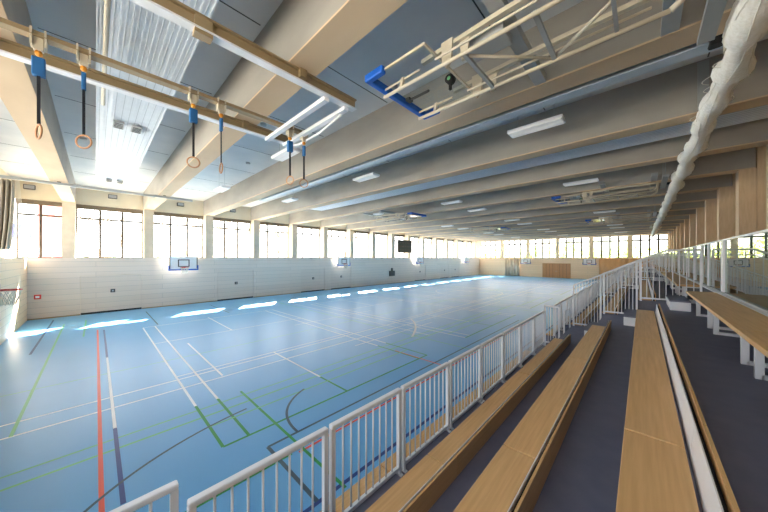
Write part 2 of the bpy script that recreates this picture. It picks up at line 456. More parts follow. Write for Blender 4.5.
def wall_basket(loc, rz, label, scale=1.0, name='basketball_hoop'):
    """local +x is out of the wall; origin on the wall at rim height 0"""
    t = thing(name, label, 'basketball hoop', loc, rz=rz)
    b = MB(); b.box(.50,.53,-.78,.78,-.15,.70,M['board_white'])
    for s in (-1,1):
        b.box(.53,.534,.29*s-.03,.29*s+.03,.06,.52,M['dark_metal'])
        b.box(.53,.534,.75*s-.03,.75*s+.03,-.1,.70,M['dark_metal'])
    b.box(.53,.534,-.32,.32,.46,.52,M['dark_metal']); b.box(.53,.534,-.32,.32,.03,.08,M['dark_metal'])
    b.build('backboard', t)
    p = MB(); p.box(.48,.55,-.82,.82,-.21,-.12,M['blue_pad'],.015)
    for s in (-1,1): p.box(.48,.55,.80*s-.03,.80*s+.03,-.2,.12,M['blue_pad'],.012)
    p.build('padding', t)
    for s in (-1,1):
        a = MB(); a.bar((.02,.45*s,.4),(.5,.45*s,.4),.06,.06,M['white_metal']); a.bar((.03,.45*s,-.1),(.5,.45*s,.35),.04,.04,M['white_metal'])
        a.box(.0,.025,.45*s-.05,.45*s+.05,-.2,.5,M['white_metal']); a.build('wall_arm', t)
    r = MB(); r.ring((.80,0,0),.225,.014,M['red'],(1,0,0),(0,1,0)); r.box(.534,.585,-.09,.09,-.05,.02,M['red']); r.build('rim', t)
    n = MB(); N = 12
    for i in range(N):
        for s in (-1,1):
            pts = []
            for j in range(5):
                u = j/4; R = .225-.105*u+.0*u; th = 2*PI*(i/N)+s*u*PI/N*3
                pts.append((.80+R*math.cos(th), R*math.sin(th), -.01-.40*u))
            n.tube(pts, .007, M['string'], 4, False)
    n.build('net', t)
    return t
for i, y in enumerate((4.05, 17.6, 30.8, 44.7)):
    wall_basket((XL,y,2.58), 0, 'white backboard hoop with blue edge on the long wall, %s from the near end' % ORD[i])
wall_basket((-14.45,YF,2.4), -PI/2, 'pale backboard hoop on the far wall beside the grey partition curtain')
wall_basket((-5.7,YF,2.4), -PI/2, 'pale backboard hoop on the far wall beside the timber partition')
wall_basket((-12.4,YN,2.34), PI/2, 'near-wall hoop with red rim at the left edge of the photo')
# small wall things
g = MB(); g.box(XL,XL+.10,-2.2,-1.97,1.06,1.29,M['red'],.015); g.box(XL+.10,XL+.108,-2.15,-2.02,1.12,1.23,M['board_white'])
tag(g.build('alarm_box'), 'small red alarm box on the long wall near the left corner', 'alarm box')
t = thing('scoreboard', 'dark electronic scoreboard hung in front of the long-wall windows', 'scoreboard')
g = MB(); g.box(XL-.095,XL+.06,26.75,29.65,3.9,5.55,M['screen'],.03); g.build('housing', t)
for z in (4.25,4.72,5.2):
    g = MB()
    g.box(XL+.059,XL+.0605,26.95,29.5,z-.1,z+.1,M['screen'])
    for j in range(5): g.box(XL+.06,XL+.066,27.0+.52*j,27.35+.52*j,z-.07,z+.07,M['dark_metal'] if j == 2 else M['frame'])
    g.build('display_row', t)
t = thing('switch_cabinet', 'small dark switch panel with top unit on the long wall below the scoreboard', 'panel')
g = MB(); g.box(XL,XL+.12,25.05,26.05,.95,1.6,M['dark_metal'],.02); g.build('cabinet', t)
g = MB(); g.box(XL,XL+.1,25.4,25.7,1.6,1.95,M['dark_metal'],.02); g.build('top_unit', t)
for k in range(-1,10):
    y = cy(k)+PITCH/2 + (.05 if k >= 0 else .3)
    t = thing('wall_floodlight', 'grey box floodlight above the %s window of the long wall' % ORD[k+1], 'light', (XG+.15,y,6.95), 'floodlights above the long-wall windows')
    g = MB(); g.box(0,.16,-.2,.2,-.12,.12,M['dark_metal'],.02); g.build('housing', t)
    g = MB(); g.box(.16,.166,-.17,.17,-.09,.09,M['grey_metal']); g.build('front_cover', t)

# ------------------------------------------------------------------ curtain + track at the near corner
t = thing('curtain_track', 'grey curtain track hung under the beams at the near end', 'track')
g = MB(); g.box(-17.28,-17.2,-2.9,3.5,6.2,6.27,M['grey_metal']); g.box(-17.3,-17.18,-2.9,3.5,6.17,6.2,M['grey_metal']); g.build('rail', t)
for y in (cy(0), cy(1)):
    g = MB(); g.box(-17.3,-17.18,y-.05,y+.05,6.27,6.3,M['dark_metal']); g.build('bracket', t)
t = thing('stage_curtain', 'bunched grey curtain hanging at the far left edge', 'curtain')
g = MB(); N = 44; vs = []; fs = []
for j in range(13):
    u = j/12; z = 6.12-u*2.6; y1 = -2.12-.12*u**2; y0 = -2.9 if z > 3.3 else -2.4
    for i in range(N+1):
        s = i/N
        vs.append((-17.24+(.16-.05*u)*math.sin(s*PI*13+u*1.5), y0+(y1-y0)*s, z))
for j in range(12):
    for i in range(N): fs.append((j*(N+1)+i, j*(N+1)+i+1, (j+1)*(N+1)+i+1, (j+1)*(N+1)+i))
g.add(vs, fs, M['curtain'], True); o = g.build('fabric', t)
so = o.modifiers.new('thick','SOLIDIFY'); so.thickness = .01
g = MB()
for i in range(5): g.tube([(-17.24,-2.1+.02*i,6.18),(-17.24,-2.08+.035*i,5.0),(-17.22,-2.2+.02*i,3.6)], .008, M['string'], 5)
g.build('cord', t)

# ------------------------------------------------------------------ ceiling: radiant panels, lamps, sensors
def radiant(y0, x0, x1, z, label):
    t = thing('ceiling_heater', label, 'heating panel', (0,y0,z), 'radiant heating panels under the slab')
    wdt = 1.12
    g = MB(); g.box(x0,x1,0,wdt,.0,.05,M['panel'])
    n = 9
    for i in range(n+1):
        yy = wdt*i/n
        g.box(x0,x1,max(0,yy-.012),min(wdt,yy+.012),-.006,0,M['panel'])
        if i < n: g.box(x0,x1,yy+.05,yy+.06,-.006,0,M['panel_dark'])
    for e in (0, wdt-.02): g.box(x0,x1,e,e+.02,-.01,.13,M['panel'])
    g.build('ribbed_sheet', t)
    g = MB()
    x = x0+.5
    while x < x1:
        for yy in (.15,.97): g.tube([(x,yy,.05),(x,yy,CEIL-z)], .006, M['grey_metal'], 5)
        x += 2.6
    g.build('hanger', t)
    g = MB(); g.tube([(x0,.2,.09),(x1,.2,.09)],.02,M['grey_metal'],6); g.tube([(x0,.9,.09),(x1,.9,.09)],.02,M['grey_metal'],6); g.build('pipe', t)
    if y0 < 1:
        g = MB(); g.tube([(-8.2,.1,-.2),(-2.2,.1,-.2)],.03,M['cream_metal'],8); g.tube([(-8.2,.1,-.2),(-8.2,.1,.0)],.02,M['cream_metal'],6); g.tube([(-5.2,.1,-.2),(-5.2,.1,.0)],.02,M['cream_metal'],6); g.build('supply_pipe', t)
for i, k in enumerate((0,3,6,9,12)):
    radiant(cy(k)+1.03, -16.9, 2.3, 6.62, '%s long ribbed white heating panel under the ceiling from the near end' % ORD[i])
# grey steel beam behind the third beam
t = thing('steel_beam', 'long pale blue-grey steel beam hung behind the third concrete beam', 'beam', (0,6.05,6.28))
g = MB(); g.box(-15,2.3,0,.26,0,.02,M['blue_grey']); g.box(-15,2.3,.11,.15,.02,.36,M['blue_grey']); g.box(-15,2.3,0,.26,.36,.38,M['blue_grey'])
g.build('profile', t)
g = MB()
for x in (-14,-9.5,-5,-.5): g.tube([(x,.13,.38),(x,.13,1.12)],.015,M['grey_metal'],6)
g.build('hanger', t)
for kk in (1,2,4,5,7,8,10,11,13):
    for x, side in ((-1.9,'spectator side'),(-8.0,'middle'),(-14.2,'window half')):
        if kk == 1 and x > -5: continue
        t = thing('ceiling_lamp', 'flat twin ceiling lamp on the %s of the ceiling bay after beam %s' % (side, ORD[kk]), 'ceiling lamp', (x,cy(kk)+PITCH/2,6.42), 'flat twin lamps between the beams')
        L = .60; Wd = .19
        g = MB(); g.box(-L,L,-Wd,Wd,-.05,.03,M['white_metal'],.012); g.build('housing', t)
        for s in (-1,1):
            g = MB(); g.box(-L+.03,L-.03,.095*s-.08,.095*s+.08,-.062,-.05,M['lamp']); g.build('diffuser', t)
        for q in (-.4,.4):
            g = MB(); g.tube([(q,0,.03),(q,0,CEIL-6.42)],.006,M['grey_metal'],5); g.build('hanger', t)
for i, (x,y) in enumerate(((-14.2,-.3),(-9.2,.15-.9+.3),(-12.6,4.6),(-8.6,3.6),(-4.4,5.0),(-7.6,8.3))):
    g = MB(); g.tube([(x,y,CEIL),(x,y,CEIL-.05)],.09,M['grey_metal'],16)
    tag(g.build('ceiling_sensor'), 'small round grey sensor on the near part of the slab, %s of six' % ORD[i], 'sensor', 'round sensors on the slab')
for i, (x, y, lab) in enumerate(((-9.0,.42,'near the window wall'),(-5.5,.5,'behind the ring tracks'))):
    t = thing('vent_unit', 'small twin speaker grille under the nearest heating panel, %s' % lab, 'grille', (-16.8 if i == 0 else -9.6, .56, 6.585))
    for s in (-1,1):
        g = MB(); g.box(-.22,.22,.17*s-.1,.17*s+.1,-.05,0,M['grey_metal'],.01)
        for j in range(4): g.box(-.18+.1*j,-.12+.1*j,.17*s-.08,.17*s+.08,-.055,-.05,M['dark_metal'])
        g.build('grille', t)

# ------------------------------------------------------------------ gymnastics ring rig
t = thing('ring_rig', 'steel frame of ring tracks fixed under the near beams', 'ring frame')
for x, y0, y1 in ((-4.12,-2.9,3.5),(-6.6,-2.9,3.5)):
    g = MB(); g.box(x-.07,x+.07,y0,y1,6.10,6.125,M['white_metal']); g.box(x-.02,x+.02,y0,y1,6.125,6.27,M['track_metal']); g.box(x-.07,x+.07,y0,y1,6.27,6.295,M['track_metal'])
    for y in (cy(0),cy(1)): g.box(x-.1,x+.1,y-.06,y+.06,6.16,6.298,M['track_metal'])
    g.build('girder', t)
g = MB(); g.box(-5.83,-5.75,-2.9,3.45,6.11,6.175,M['track_metal']); g.box(-5.86,-5.72,-2.9,3.45,6.10,6.11,M['track_metal']); g.build('trolley_track', t)
for y in (-1.6,2.85,3.3):
    g = MB(); g.box(-6.6,-4.12,y-.05,y+.05,6.03,6.10,M['white_metal']); g.build('cross_bar', t)
g = MB(); g.tube([(-6.4,3.3,6.0),(-6.1,3.42,5.98),(-5.2,3.42,5.98),(-4.3,3.3,6.0)],.025,M['white_metal'],8); g.build('end_handle', t)
g = MB(); g.box(-4.2,-4.06,.85,1.05,6.05,6.3,M['track_metal'])
g.build('joint_plate', t)
rings = [(-.52,4.87,'x'),(-.12,4.86,'y'),(1.19,4.9,'y'),(1.63,4.9,'x'),(3.02,4.96,'y'),(3.37,4.96,'y')]
for i, (y, zc, ori) in enumerate(rings):
    wh = ['leftmost, seen edge-on','second from left, seen face-on','third from left, face-on','fourth from left, edge-on','fifth from left','rightmost'][i]
    t = thing('gymnastics_ring', 'wooden gymnastics ring on a dark strap, %s of the six' % wh, 'gymnastics ring', (-5.79,y,6.10), 'six rings under the track')
    z = zc-6.10
    g = MB(); g.box(-.035,.035,-.045,.045,-.17,-.0,M['cream_metal'],.008); g.box(-.065,.065,-.07,-.05,-.12,.1,M['cream_metal']); g.box(-.065,.065,.05,.07,-.12,.1,M['cream_metal']); tr = g.build('trolley', t)
    g = MB(); g.tube([(-.02,0,-.20),(.02,0,-.20)],.035,M['orange'],14); g.build('pulley', tr)
    wy = .058 if i % 2 == 0 else .024
    g = MB(); g.box(-.045,.045,-wy,wy,-.50,-.26,M['ringblue'],.012); g.build('sleeve', t)
    hs = .015 if i != 3 else .009
    g = MB(); g.box(-hs,hs,-hs,hs,z+.10,-.50,M['strap']); g.build('strap', t)
    vd = Vector((-5.79,y,0)).normalized(); pd = Vector((-vd.y,vd.x,0))
    d1 = (pd*.8+vd*.6).normalized() if i in (1,4) else pd if i in (2,5) else (vd+pd*.25).normalized()
    g = MB(); g.ring((0,0,z),.092,.012,M['ringwood'],d1,(0,0,1)); g.build('ring', t)

# ------------------------------------------------------------------ ceiling basketball frames
def ceiling_basket(loc, label, flip=False):
    """folded frame; board end at local x=0, frame runs towards +x; z=0 is main tube height"""
    t = thing('ceiling_basketball_frame', label, 'basketball frame', loc, 'folded basketball frames under the ceiling', rz=PI if flip else 0)
    for y in (-.49,.49):
        g = MB(); g.tube([(.05,y,0),(3.45,y,0)],.027,M['cream_metal'],10)
        g.tube([(1.1,y-.07,.08),(3.3,y-.07,.08)],.016,M['cream_metal'],8); g.build('main_tube', t)
        g = MB(); g.tube([(.0,y+.05,.16),(.75,y+.05,.16)],.018,M['cream_metal'],8); g.bar((.42,y,0),(.42,y+.05,.18),.05,.05,M['cream_metal']); g.build('board_rail', t)
        g = MB(); g.bar((.75,y+.12,.30),(1.95,y+.12,.34),.07,.06,M['cream_metal']); g.bar((1.95,y+.12,.34),(3.6,y+.12,.34),.07,.06,M['cream_metal']); g.build('carrier', t)
        g = MB(); g.prism([(1.12,.36),(1.30,.36),(1.28,.05),(1.2,-.03),(1.14,.05)], y+.05, y+.09, M['cream_metal']); g.prism([(1.36,.38),(1.52,.38),(1.48,.02),(1.4,.02)], y+.13, y+.16, M['cream_metal'])
        g.build('hinge_plate', t)
    g = MB(); g.bar((1.5,-.49,0),(1.5,.49,0),.05,.05,M['grey_metal']); g.bar((2.35,-.49,.02),(2.35,.49,.02),.05,.05,M['grey_metal']); g.bar((3.0,-.49,.02),(3.0,.49,.02),.04,.04,M['grey_metal'])
    g.build('cross_tube', t)
    g = MB(); g.tube([(1.45,-.44,.02),(2.35,.47,.02)],.02,M['cream_metal'],8); g.tube([(2.35,.47,.02),(3.4,-.42,.02)],.02,M['cream_metal'],8); g.build('diagonal_brace', t)
    g = MB(); g.tube([(3.45,.49,0),(3.6,.46,.1),(3.62,.3,.3),(3.62,.3,.5)],.035,M['cream_metal'],8); g.tube([(3.45,-.49,0),(3.6,-.46,.1),(3.62,-.3,.3),(3.62,-.3,.5)],.035,M['cream_metal'],8); g.build('pivot_arm', t)
    b = MB(); b.box(.0,1.05,-.76,.76,.20,.215,M['boardglass']); bo = b.build('backboard', t)
    tag(bo, 'clear backboard folded flat')
    g = MB(); g.box(0.0,1.05,-.78,-.75,.19,.225,M['cream_metal']); g.box(0,1.05,.75,.78,.19,.225,M['cream_metal']); g.box(1.04,1.07,-.78,.78,.19,.225,M['cream_metal']); g.build('board_edge', bo)
    p = MB(); p.box(-.07,.03,-.82,.82,.14,.26,M['blue_pad'],.02)
    for s in (-1,1): p.box(-.07,.32,.79*s-.05,.79*s+.05,.14,.26,M['blue_pad'],.02)
    p.build('padding', t)
    g = MB(); g.bar((.15,.1,.17),(.55,.1,.17),.03,.03,M['dark_metal']); g.box(.08,.16,.04,.16,.15,.2,M['dark_metal']); g.build('folded_rim_mount', t)
    g = MB(); g.tube([(1.02,-.05,.1),(1.02,.05,.1)],.07,M['black'],16); g.tube([(1.02,-.054,.1),(1.02,.0,.1)],.03,M['l_lgreen'],10); g.box(1.0,1.035,-.02,.02,-.06,.05,M['black']); g.build('winch', t)
    g = MB(); g.box(1.3,1.9,-.18,.18,.28,.42,M['grey_metal'],.02); g.build('motor_box', t)
    for x in (1.9,3.5):
        g = MB(); g.box(x-.09,x+.09,-1.5,1.8,.395,.52,M['grey_metal']); g.build('ceiling_channel', t)
    return t
ZB = 5.92
ceiling_basket((-3.22,3.85,ZB), 'large folded basketball frame with blue padding, nearest under the ceiling')
ceiling_basket((-3.15,16.1,ZB), 'folded basketball frame with blue padding, middle of the three on the spectator side')
ceiling_basket((-3.15,27.0,ZB), 'folded basketball frame with blue padding, farthest of the three on the spectator side')
ceiling_basket((-10.9,14.9,ZB), 'dark folded basketball frame on the window half, padding pointing right, nearer one', True)
ceiling_basket((-9.6,cy(8)+1.75,ZB), 'folded basketball frame on the window half near the far end', True)

# ------------------------------------------------------------------ bunched ball net on the spectator side
t = thing('ball_net', 'bunched white protective net slung along the ceiling above the benches', 'net')
pts = []; rs = []; N = 240
for i in range(N+1):
    u = i/N; y = 1.2+u*47
    sag = .10*abs(math.sin(y*1.35))
    pts.append((.95+.03*math.sin(y*2.1), y, 6.06-sag)); rs.append(.155+.03*math.sin(y*5.1)+.02*math.sin(y*11.7+1)+random.uniform(-.012,.012))
g = MB(); g.tube(pts, rs, M['net'], 14); g.build('net_bundle', t)
g = MB()
def bundle(y):
    i = min(max((y-1.2)/47*N,0),N-1); k = int(i); f = i-k
    p = pts[k]; q = pts[k+1]
    return p[0]+(q[0]-p[0])*f, p[2]+(q[2]-p[2])*f, rs[k]+(rs[k+1]-rs[k])*f
for j in range(150):
    y0 = 1.25+random.random()**1.8*28; L = random.uniform(.8,1.8); a = random.uniform(0,2*PI); tw = random.uniform(-.9,.9)
    line = []
    for q in range(13):
        y = y0+L*q/12; cx, cz, r = bundle(y); aa = a+tw*q/12
        line.append((cx+(r+.006)*math.cos(aa), y, cz+(r+.006)*math.sin(aa)))
    g.tube(line, .0055, M['string'], 4, False)
for j in range(48):
    y0 = 1.5+j*.5; L = random.uniform(.15,.35); o = random.uniform(.03,.09); cx, cz, r = bundle(y0)
    sgn = -1 if j % 4 else 1
    g.tube([(cx+sgn*(r-.01+o*math.sin(PI*q/8)), y0+L*q/8, cz-.02*q/8) for q in range(9)], .005, M['string'], 4, False)
g.build('loose_string', t)['kind'] = 'stuff'
g = MB(); g.box(.93,.97,1.0,48.4,6.235,6.29,M['grey_metal']); g.build('carrier_rail', t)
for k in range(1,15):
    g = MB(); g.box(.87,1.03,cy(k)-.05,cy(k)+.05,6.19,6.30,M['cream_metal']); g.build('rail_bracket', t)
for k in (2,5,8,11):
    t = thing('net_winch', 'dark net winch on a pale bracket behind beam %s on the spectator side' % ORD[k], 'winch', (.72,cy(k)+.3,6.36), 'winches beside the ball net')
    g = MB(); g.box(-.02,.13,.0,.2,-.12,.16,M['black'],.03); g.build('drum', t)
    g = MB(); g.box(.13,.165,.0,.22,-.2,.2,M['cream_metal'],.008); g.box(.13,.26,.0,.22,-.22,-.18,M['cream_metal']); g.build('bracket', t)
    g = MB(); g.box(-.20,-.05,-2.75,-.60,-.38,-.31,M['grey_metal']); g.build('channel', t)
    for yy in (-2.4,-.9):
        g = MB(); g.tube([(-.125,yy,-.31),(-.125,yy,CEIL-6.36)],.012,M['grey_metal'],6); g.build('hanger', t)
    g = MB(); g.box(.14,.30,PITCH-.575,PITCH-.55,.0,1.0,M['grey_metal']); g.build('mounting_plate', t)

# ------------------------------------------------------------------ grandstand
RISE = .47; RUN = .777
def ZS(r): return 2.08+RISE*(r-3)          # seat height
def LX(r): return -.085+RUN*(r-3)          # front edge of seat
DY0, DY1 = -2.4, 50.7
gs = thing('grandstand', 'stepped spectator stand with dark blue-grey decks beside the court', 'grandstand')
for r in range(4):
    x0 = LX(r)+.06; x1 = LX(r+1)+.12
    if r == 3: x1 = 1.12
    g = MB(); g.box(x0,x1,DY0,DY1,ZS(r)-.10,ZS(r)-.04,M['deck']); g.build('deck', gs)
    g = MB(); zl = ZS(r-1)-.04 if r > 0 else .01
    g.box(x0+.02,x0+.06,DY0,DY1,zl,ZS(r)-.10,M['riser']); g.build('riser', gs)
g = MB(); g.box(1.12,2.49,DY0,DY1,2.42,2.5,M['deck']); g.build('gallery_deck', gs)
g = MB(); g.box(1.07,1.12,DY0,DY1,ZS(3)-.04,2.5,M['riser']); g.build('rear_riser', gs)

def bench(r, y0, y1, label):
    t = thing('bench', label, 'bench', (LX(r)+(0 if r else .08),y0,ZS(r)), 'wooden bench boards of the grandstand')
    L = y1-y0; wd = .27 if r else .20
    g = MB(); g.box(0,wd,.007,L-.007,-.034,0,M['oak'] if r else M['oak_back'],.004); g.build('seat', t)
    g = MB()
    for y in (.3, L/2, L-.3): g.box(.08,wd-.03,y-.03,y+.03,-.04,-.034,M['dark_metal'])
    g.build('bracket', t)
    if r:
        g = MB(); g.prism([(.288,-.038),(.296,-.038),(.313,.150),(.307,.152)], .004, L-.004, M['white_metal']); b = g.build('backrest_profile', t)
        g = MB(); g.prism([(.298,-.038),(.333,-.038),(.335,.112),(.312,.112)], .006, L-.006, M['black']); g.build('gap_strip', b)
        g = MB(); g.prism([(.334,-.038),(.351,-.038),(.354,.165),(.338,.165)], .004, L-.004, M['oak_back']); g.build('backrest_board', t)
    return t
BOARD = 2.87
blocks = [(-2.3,8.13),(10.3,18.9),(20.9,29.5),(31.5,40.1),(42.1,50.7)]
rown = ['front row outside the railing','first row behind the railing','second row behind the railing','third row behind the railing','top row beside the glass']
bn = ['nearest block','second block','third block','fourth block','farthest block']
for bi, (a, b) in enumerate(blocks):
    if bi == 0: segs = [(-2.3,-.48),(-.48,2.39),(2.39,5.26),(5.26,8.13)]
    else: segs = [(a+i*BOARD, a+(i+1)*BOARD) for i in range(3)]
    for r in range(4):
        for i, (s, e) in enumerate(segs):
            bench(r, s, e, 'wooden bench, %s, %s from near end, %s' % (rown[r], ORD[i], bn[bi]))
def bench4(y0, y1, label, last=False):
    t = thing('top_bench', label, 'bench', (.66,y0,2.52), 'top row benches on white frames')
    L = y1-y0
    g = MB(); g.box(0,.40,.004,L-.004,-.045,0,M['oak'],.005); g.build('seat', t)
    zb = ZS(3)-.04-2.52
    for y in ((.18,.68) if not last else (.18,.68,L-.12)):
        g = MB(); h = .022
        g.box(.13,.185,y-h,y+h,zb,-.045,M['white_metal']); g.box(.17,.40,y-h,y+h,zb,zb+.04,M['white_metal']); g.box(.17,.40,y-h,y+h,-.085,-.045,M['white_metal'])
        g.build('leg_frame', t)
nm = 0
for bi, (a, b) in enumerate(blocks):
    if bi == 0: segs = [(-2.3,-.0),(0,2.1),(2.1,4.2),(4.2,6.3),(6.3,8.4)]
    else: segs = [(a+i*2.15, a+(i+1)*2.15) for i in range(4)]
    for i, (s, e) in enumerate(segs):
        bench4(s, e, 'wide top row bench on white legs, %s from near end, %s' % (ORD[i], bn[bi]), i == len(segs)-1)
# aisle steps
aisles = [(8.3,10.1),(19.0,20.8),(29.6,31.4),(40.2,42.0)]
for ai, (a, b) in enumerate(aisles):
    for r in range(1,5):
        zt = ZS(r)-.04-RISE/2 if r < 4 else ZS(3)-.04+.22
        zb = ZS(r-1)-.04
        x0 = LX(r)-.24; x1 = LX(r)+.075
        t = thing('aisle_step', 'pale step box up to the %s in the %s aisle' % (['','first row','second row','third row','top row'][r], ORD[ai]), 'step', (x0,a+.5,zb), 'step boxes in the aisles')
        g = MB(); g.box(0,x1-x0,0,1.2,0,zt-zb-.03,M['white_metal'],.006); g.build('body', t)
        g = MB(); g.box(-.01,x1-x0,-.01,1.2,zt-zb-.03,zt-zb,M['deck'],.004); g.build('tread', t)

# front railing
def rail_panel(x, y0, y1, zb, zt, label, nb=8, near=True):
    t = thing('guard_railing', label, 'railing', (x,y0,zb), 'white railing panels in front of the benches')
    L = y1-y0; H = zt-zb
    g = MB(); g.box(-.03,.03,0,L,H-.045,H,M['white_metal'],.012); g.build('handrail', t)
    for i, y in enumerate((.022,L-.022)):
        g = MB(); g.box(-.022,.022,y-.022,y+.022,0,H-.045,M['white_metal']); g.box(-.05,.05,y-.022 if i else y-.022,y+.022,-.0,.012,M['white_metal']); g.build('post', t)
    g = MB(); g.box(-.018,.018,.044,L-.044,.06,.10,M['white_metal']); g.build('bottom_rail', t)
    proto = None
    for i in range(nb):
        y = .044+(L-.088)*(i+1)/(nb+1)
        if proto is None:
            g = MB(); g.tube([(0,0,.10),(0,0,H-.045)],.0095,M['white_metal'],8); proto = g.build('baluster', t); proto.location = (0,y,0)
        else:
            c = proto.copy(); COL.objects.link(c); c.parent = t; c.location = (0,y,0)
    return t
ZD = ZS(0)-.04
RX = -2.10
rail_panel(-2.36,-.62,.395,ZD-.10,1.64,'white railing panel set slightly outward at the bottom left of the photo')
yy = .42; i = 0
edges = [.365,1.46,2.5,3.62,4.72,5.8,6.9,8.0,9.1]
for i in range(len(edges)-1):
    rail_panel(RX, edges[i]+.035, edges[i+1], ZD, 1.65, 'white railing panel in front of the nearest benches, %s from the near gap' % ORD[i], 8)
a = 10.3; i = 0
while a < 49:
    rail_panel(RX, a+.035, a+1.1, ZD, 1.65, 'white railing panel beyond the first aisle, %s from the aisle' % (ORD[i] if i < 20 else 'number %d' % (i+1)), 6)
    a += 1.1; i += 1
# rail return at the aisle + clear gate
def cross_panel(y, x0, x1, zb, zt, label, nb):
    t = thing('railing_return', label, 'railing', (x0,y,zb))
    L = x1-x0; H = zt-zb
    g = MB(); g.box(0,L,-.025,.025,H-.05,H,M['white_metal'],.01); g.build('handrail', t)
    for x in (.02,L-.02):
        g = MB(); g.box(x-.02,x+.02,-.02,.02,0,H-.05,M['white_metal']); g.build('post', t)
    g = MB(); g.box(.04,L-.04,-.015,.015,.06,.1,M['white_metal']); g.build('bottom_rail', t)
    for i in range(nb):
        x = .04+(L-.08)*(i+1)/(nb+1); g = MB(); g.tube([(x,0,.1),(x,0,H-.05)],.0095,M['white_metal'],8); g.build('baluster', t)
cross_panel(9.2, RX-.02, RX+.38, ZD, 1.80, 'short taller white railing return at the aisle end of the front railing', 4)
t = thing('glass_gate', 'clear gate panel closing the aisle between the railings', 'gate', (RX+.45,9.35,ZD))
g = MB(); g.box(0,.02,0,.8,.05,1.0,M['boardglass']); g.build('pane', t)
for y in (.8,-.04):
    g = MB(); g.box(-.01,.03,y,y+.04,0,1.05,M['white_metal']); g.build('post', t)
# stair railing climbing across the rows
def stair_rail(y, label):
    t = thing('stair_railing', label, 'railing', (0,y,0), 'sloping stair railings of the aisles')
    decks = [(LX(1)+.1,LX(2)-.02,ZS(1)-.04),(LX(2)+.06,LX(3)-.02,ZS(2)-.04),(LX(3)+.06,LX(4)+.36,ZS(3)-.04)]
    def top(x): return min(2.42+.52*(x+1.42), 3.4)
    top0 = (LX(1)+.1, top(LX(1)+.1)); x2 = LX(4)+.36
    g = MB(); xs = [top0[0], .465, x2]
    g.tube([(x,0,top(x)) for x in xs], .024, M['white_metal'], 10); g.tube([(x,.05,top(x)-.13) for x in xs], .014, M['white_metal'], 8); g.build('handrail', t)
    for (a, b, z) in decks:
        for x in (a,b):
            g = MB(); g.box(x-.022,x+.022,-.022,.022,z,top(x)-.01,M['white_metal']); g.build('post', t)
        g = MB(); g.box(a+.02,b-.02,-.015,.015,z+.06,z+.10,M['white_metal']); g.build('bottom_rail', t)
        n = 8
        for i in range(n):
            x = a+(b-a)*(i+1)/(n+1); g = MB(); g.tube([(x,0,z+.1),(x,0,top(x))],.0095,M['white_metal'],8); g.build('baluster', t)
for ai, (a, b) in enumerate(aisles):
    stair_rail(b+.08, 'sloping white stair railing at the far side of the %s aisle' % ORD[ai])
    if ai: stair_rail(a-.06, 'sloping white stair railing at the near side of the %s aisle' % ORD[ai])
# glass balustrade along the gallery
gy = [-2.3,1.1,4.7,8.2,9.9,10.85,12.1,13.7,15.2,17.2,19.2,21.2,23.2,25.2,27.5,30,33,36,39,42,45,48,50.8]
for i in range(len(gy)-1):
    a, b = gy[i], gy[i+1]
    t = thing('glass_balustrade', 'greenish glass balustrade panel behind the top benches, %s from the near end' % (ORD[i] if i < 20 else 'number %d' % (i+1)), 'glass balustrade', (1.15,a,2.50), 'glass balustrade panels along the gallery')
    L = b-a
    wd = .05 if i not in (3,) else .20
    g = MB(); g.box(-.005,.005,.0+wd,L,.05,1.03,M['balglass']); g.build('pane', t)
    g = MB(); g.box(-.02,.02,0,L-.002,1.03,1.06,M['white_metal']); g.build('top_rail', t)
    g = MB(); g.box(-.03,.03,0,L-.002,0,.05,M['grey_metal']); g.build('bottom_rail', t)
    g = MB(); g.box(-.03,.03,0,wd,.05,1.03,M['white_metal']); g.build('post', t)
g = MB(); g.box(1.065,1.118,-2.3,50.6,2.501,2.522,M['white_metal'])
tag(g.build('wall_ledge'), 'narrow pale ledge between the top benches and the glass', 'ledge')

# ------------------------------------------------------------------ outside
g = MB(); g.box(-120,120,-90,170,-.35,-.31,M['ground'])
struct(g, 'ground', 'pale paving outside the windows', 'ground')
def branch(mb, p, d, L, r, depth, mat):
    q = p + d*L
    mid = p+d*L*.5+Vector((random.uniform(-1,1),random.uniform(-1,1),0))*L*.05
    mb.tube([p,mid,q],[r,r*.82,r*.62],mat,6,False)
    if depth == 0: return
    for i in range(3 if depth > 1 else 2):
        ax = Vector((random.uniform(-1,1),random.uniform(-1,1),random.uniform(-.2,.5))).normalized()
        nd = (d*.75+ax*.75).normalized()
        branch(mb, q, nd, L*random.uniform(.6,.8), r*.6, depth-1, mat)
def bare_tree(x, y, h, label):
    t = thing('bare_tree', label, 'tree', (x,y,-.31))
    g = MB(); branch(g, Vector((0,0,0)), Vector((.03,.05,1)).normalized(), h*.36, h*.03, 4, M['bark']); g.build('branches', t)
for i, (x, y, h) in enumerate(((-33,.3,9),(-38,7.2,10),(-44,13.5,11),(-40,20,10),(-42,33,11))):
    bare_tree(x, y, h, 'bare leafless tree outside the long windows, %s from the near end' % ORD[i])
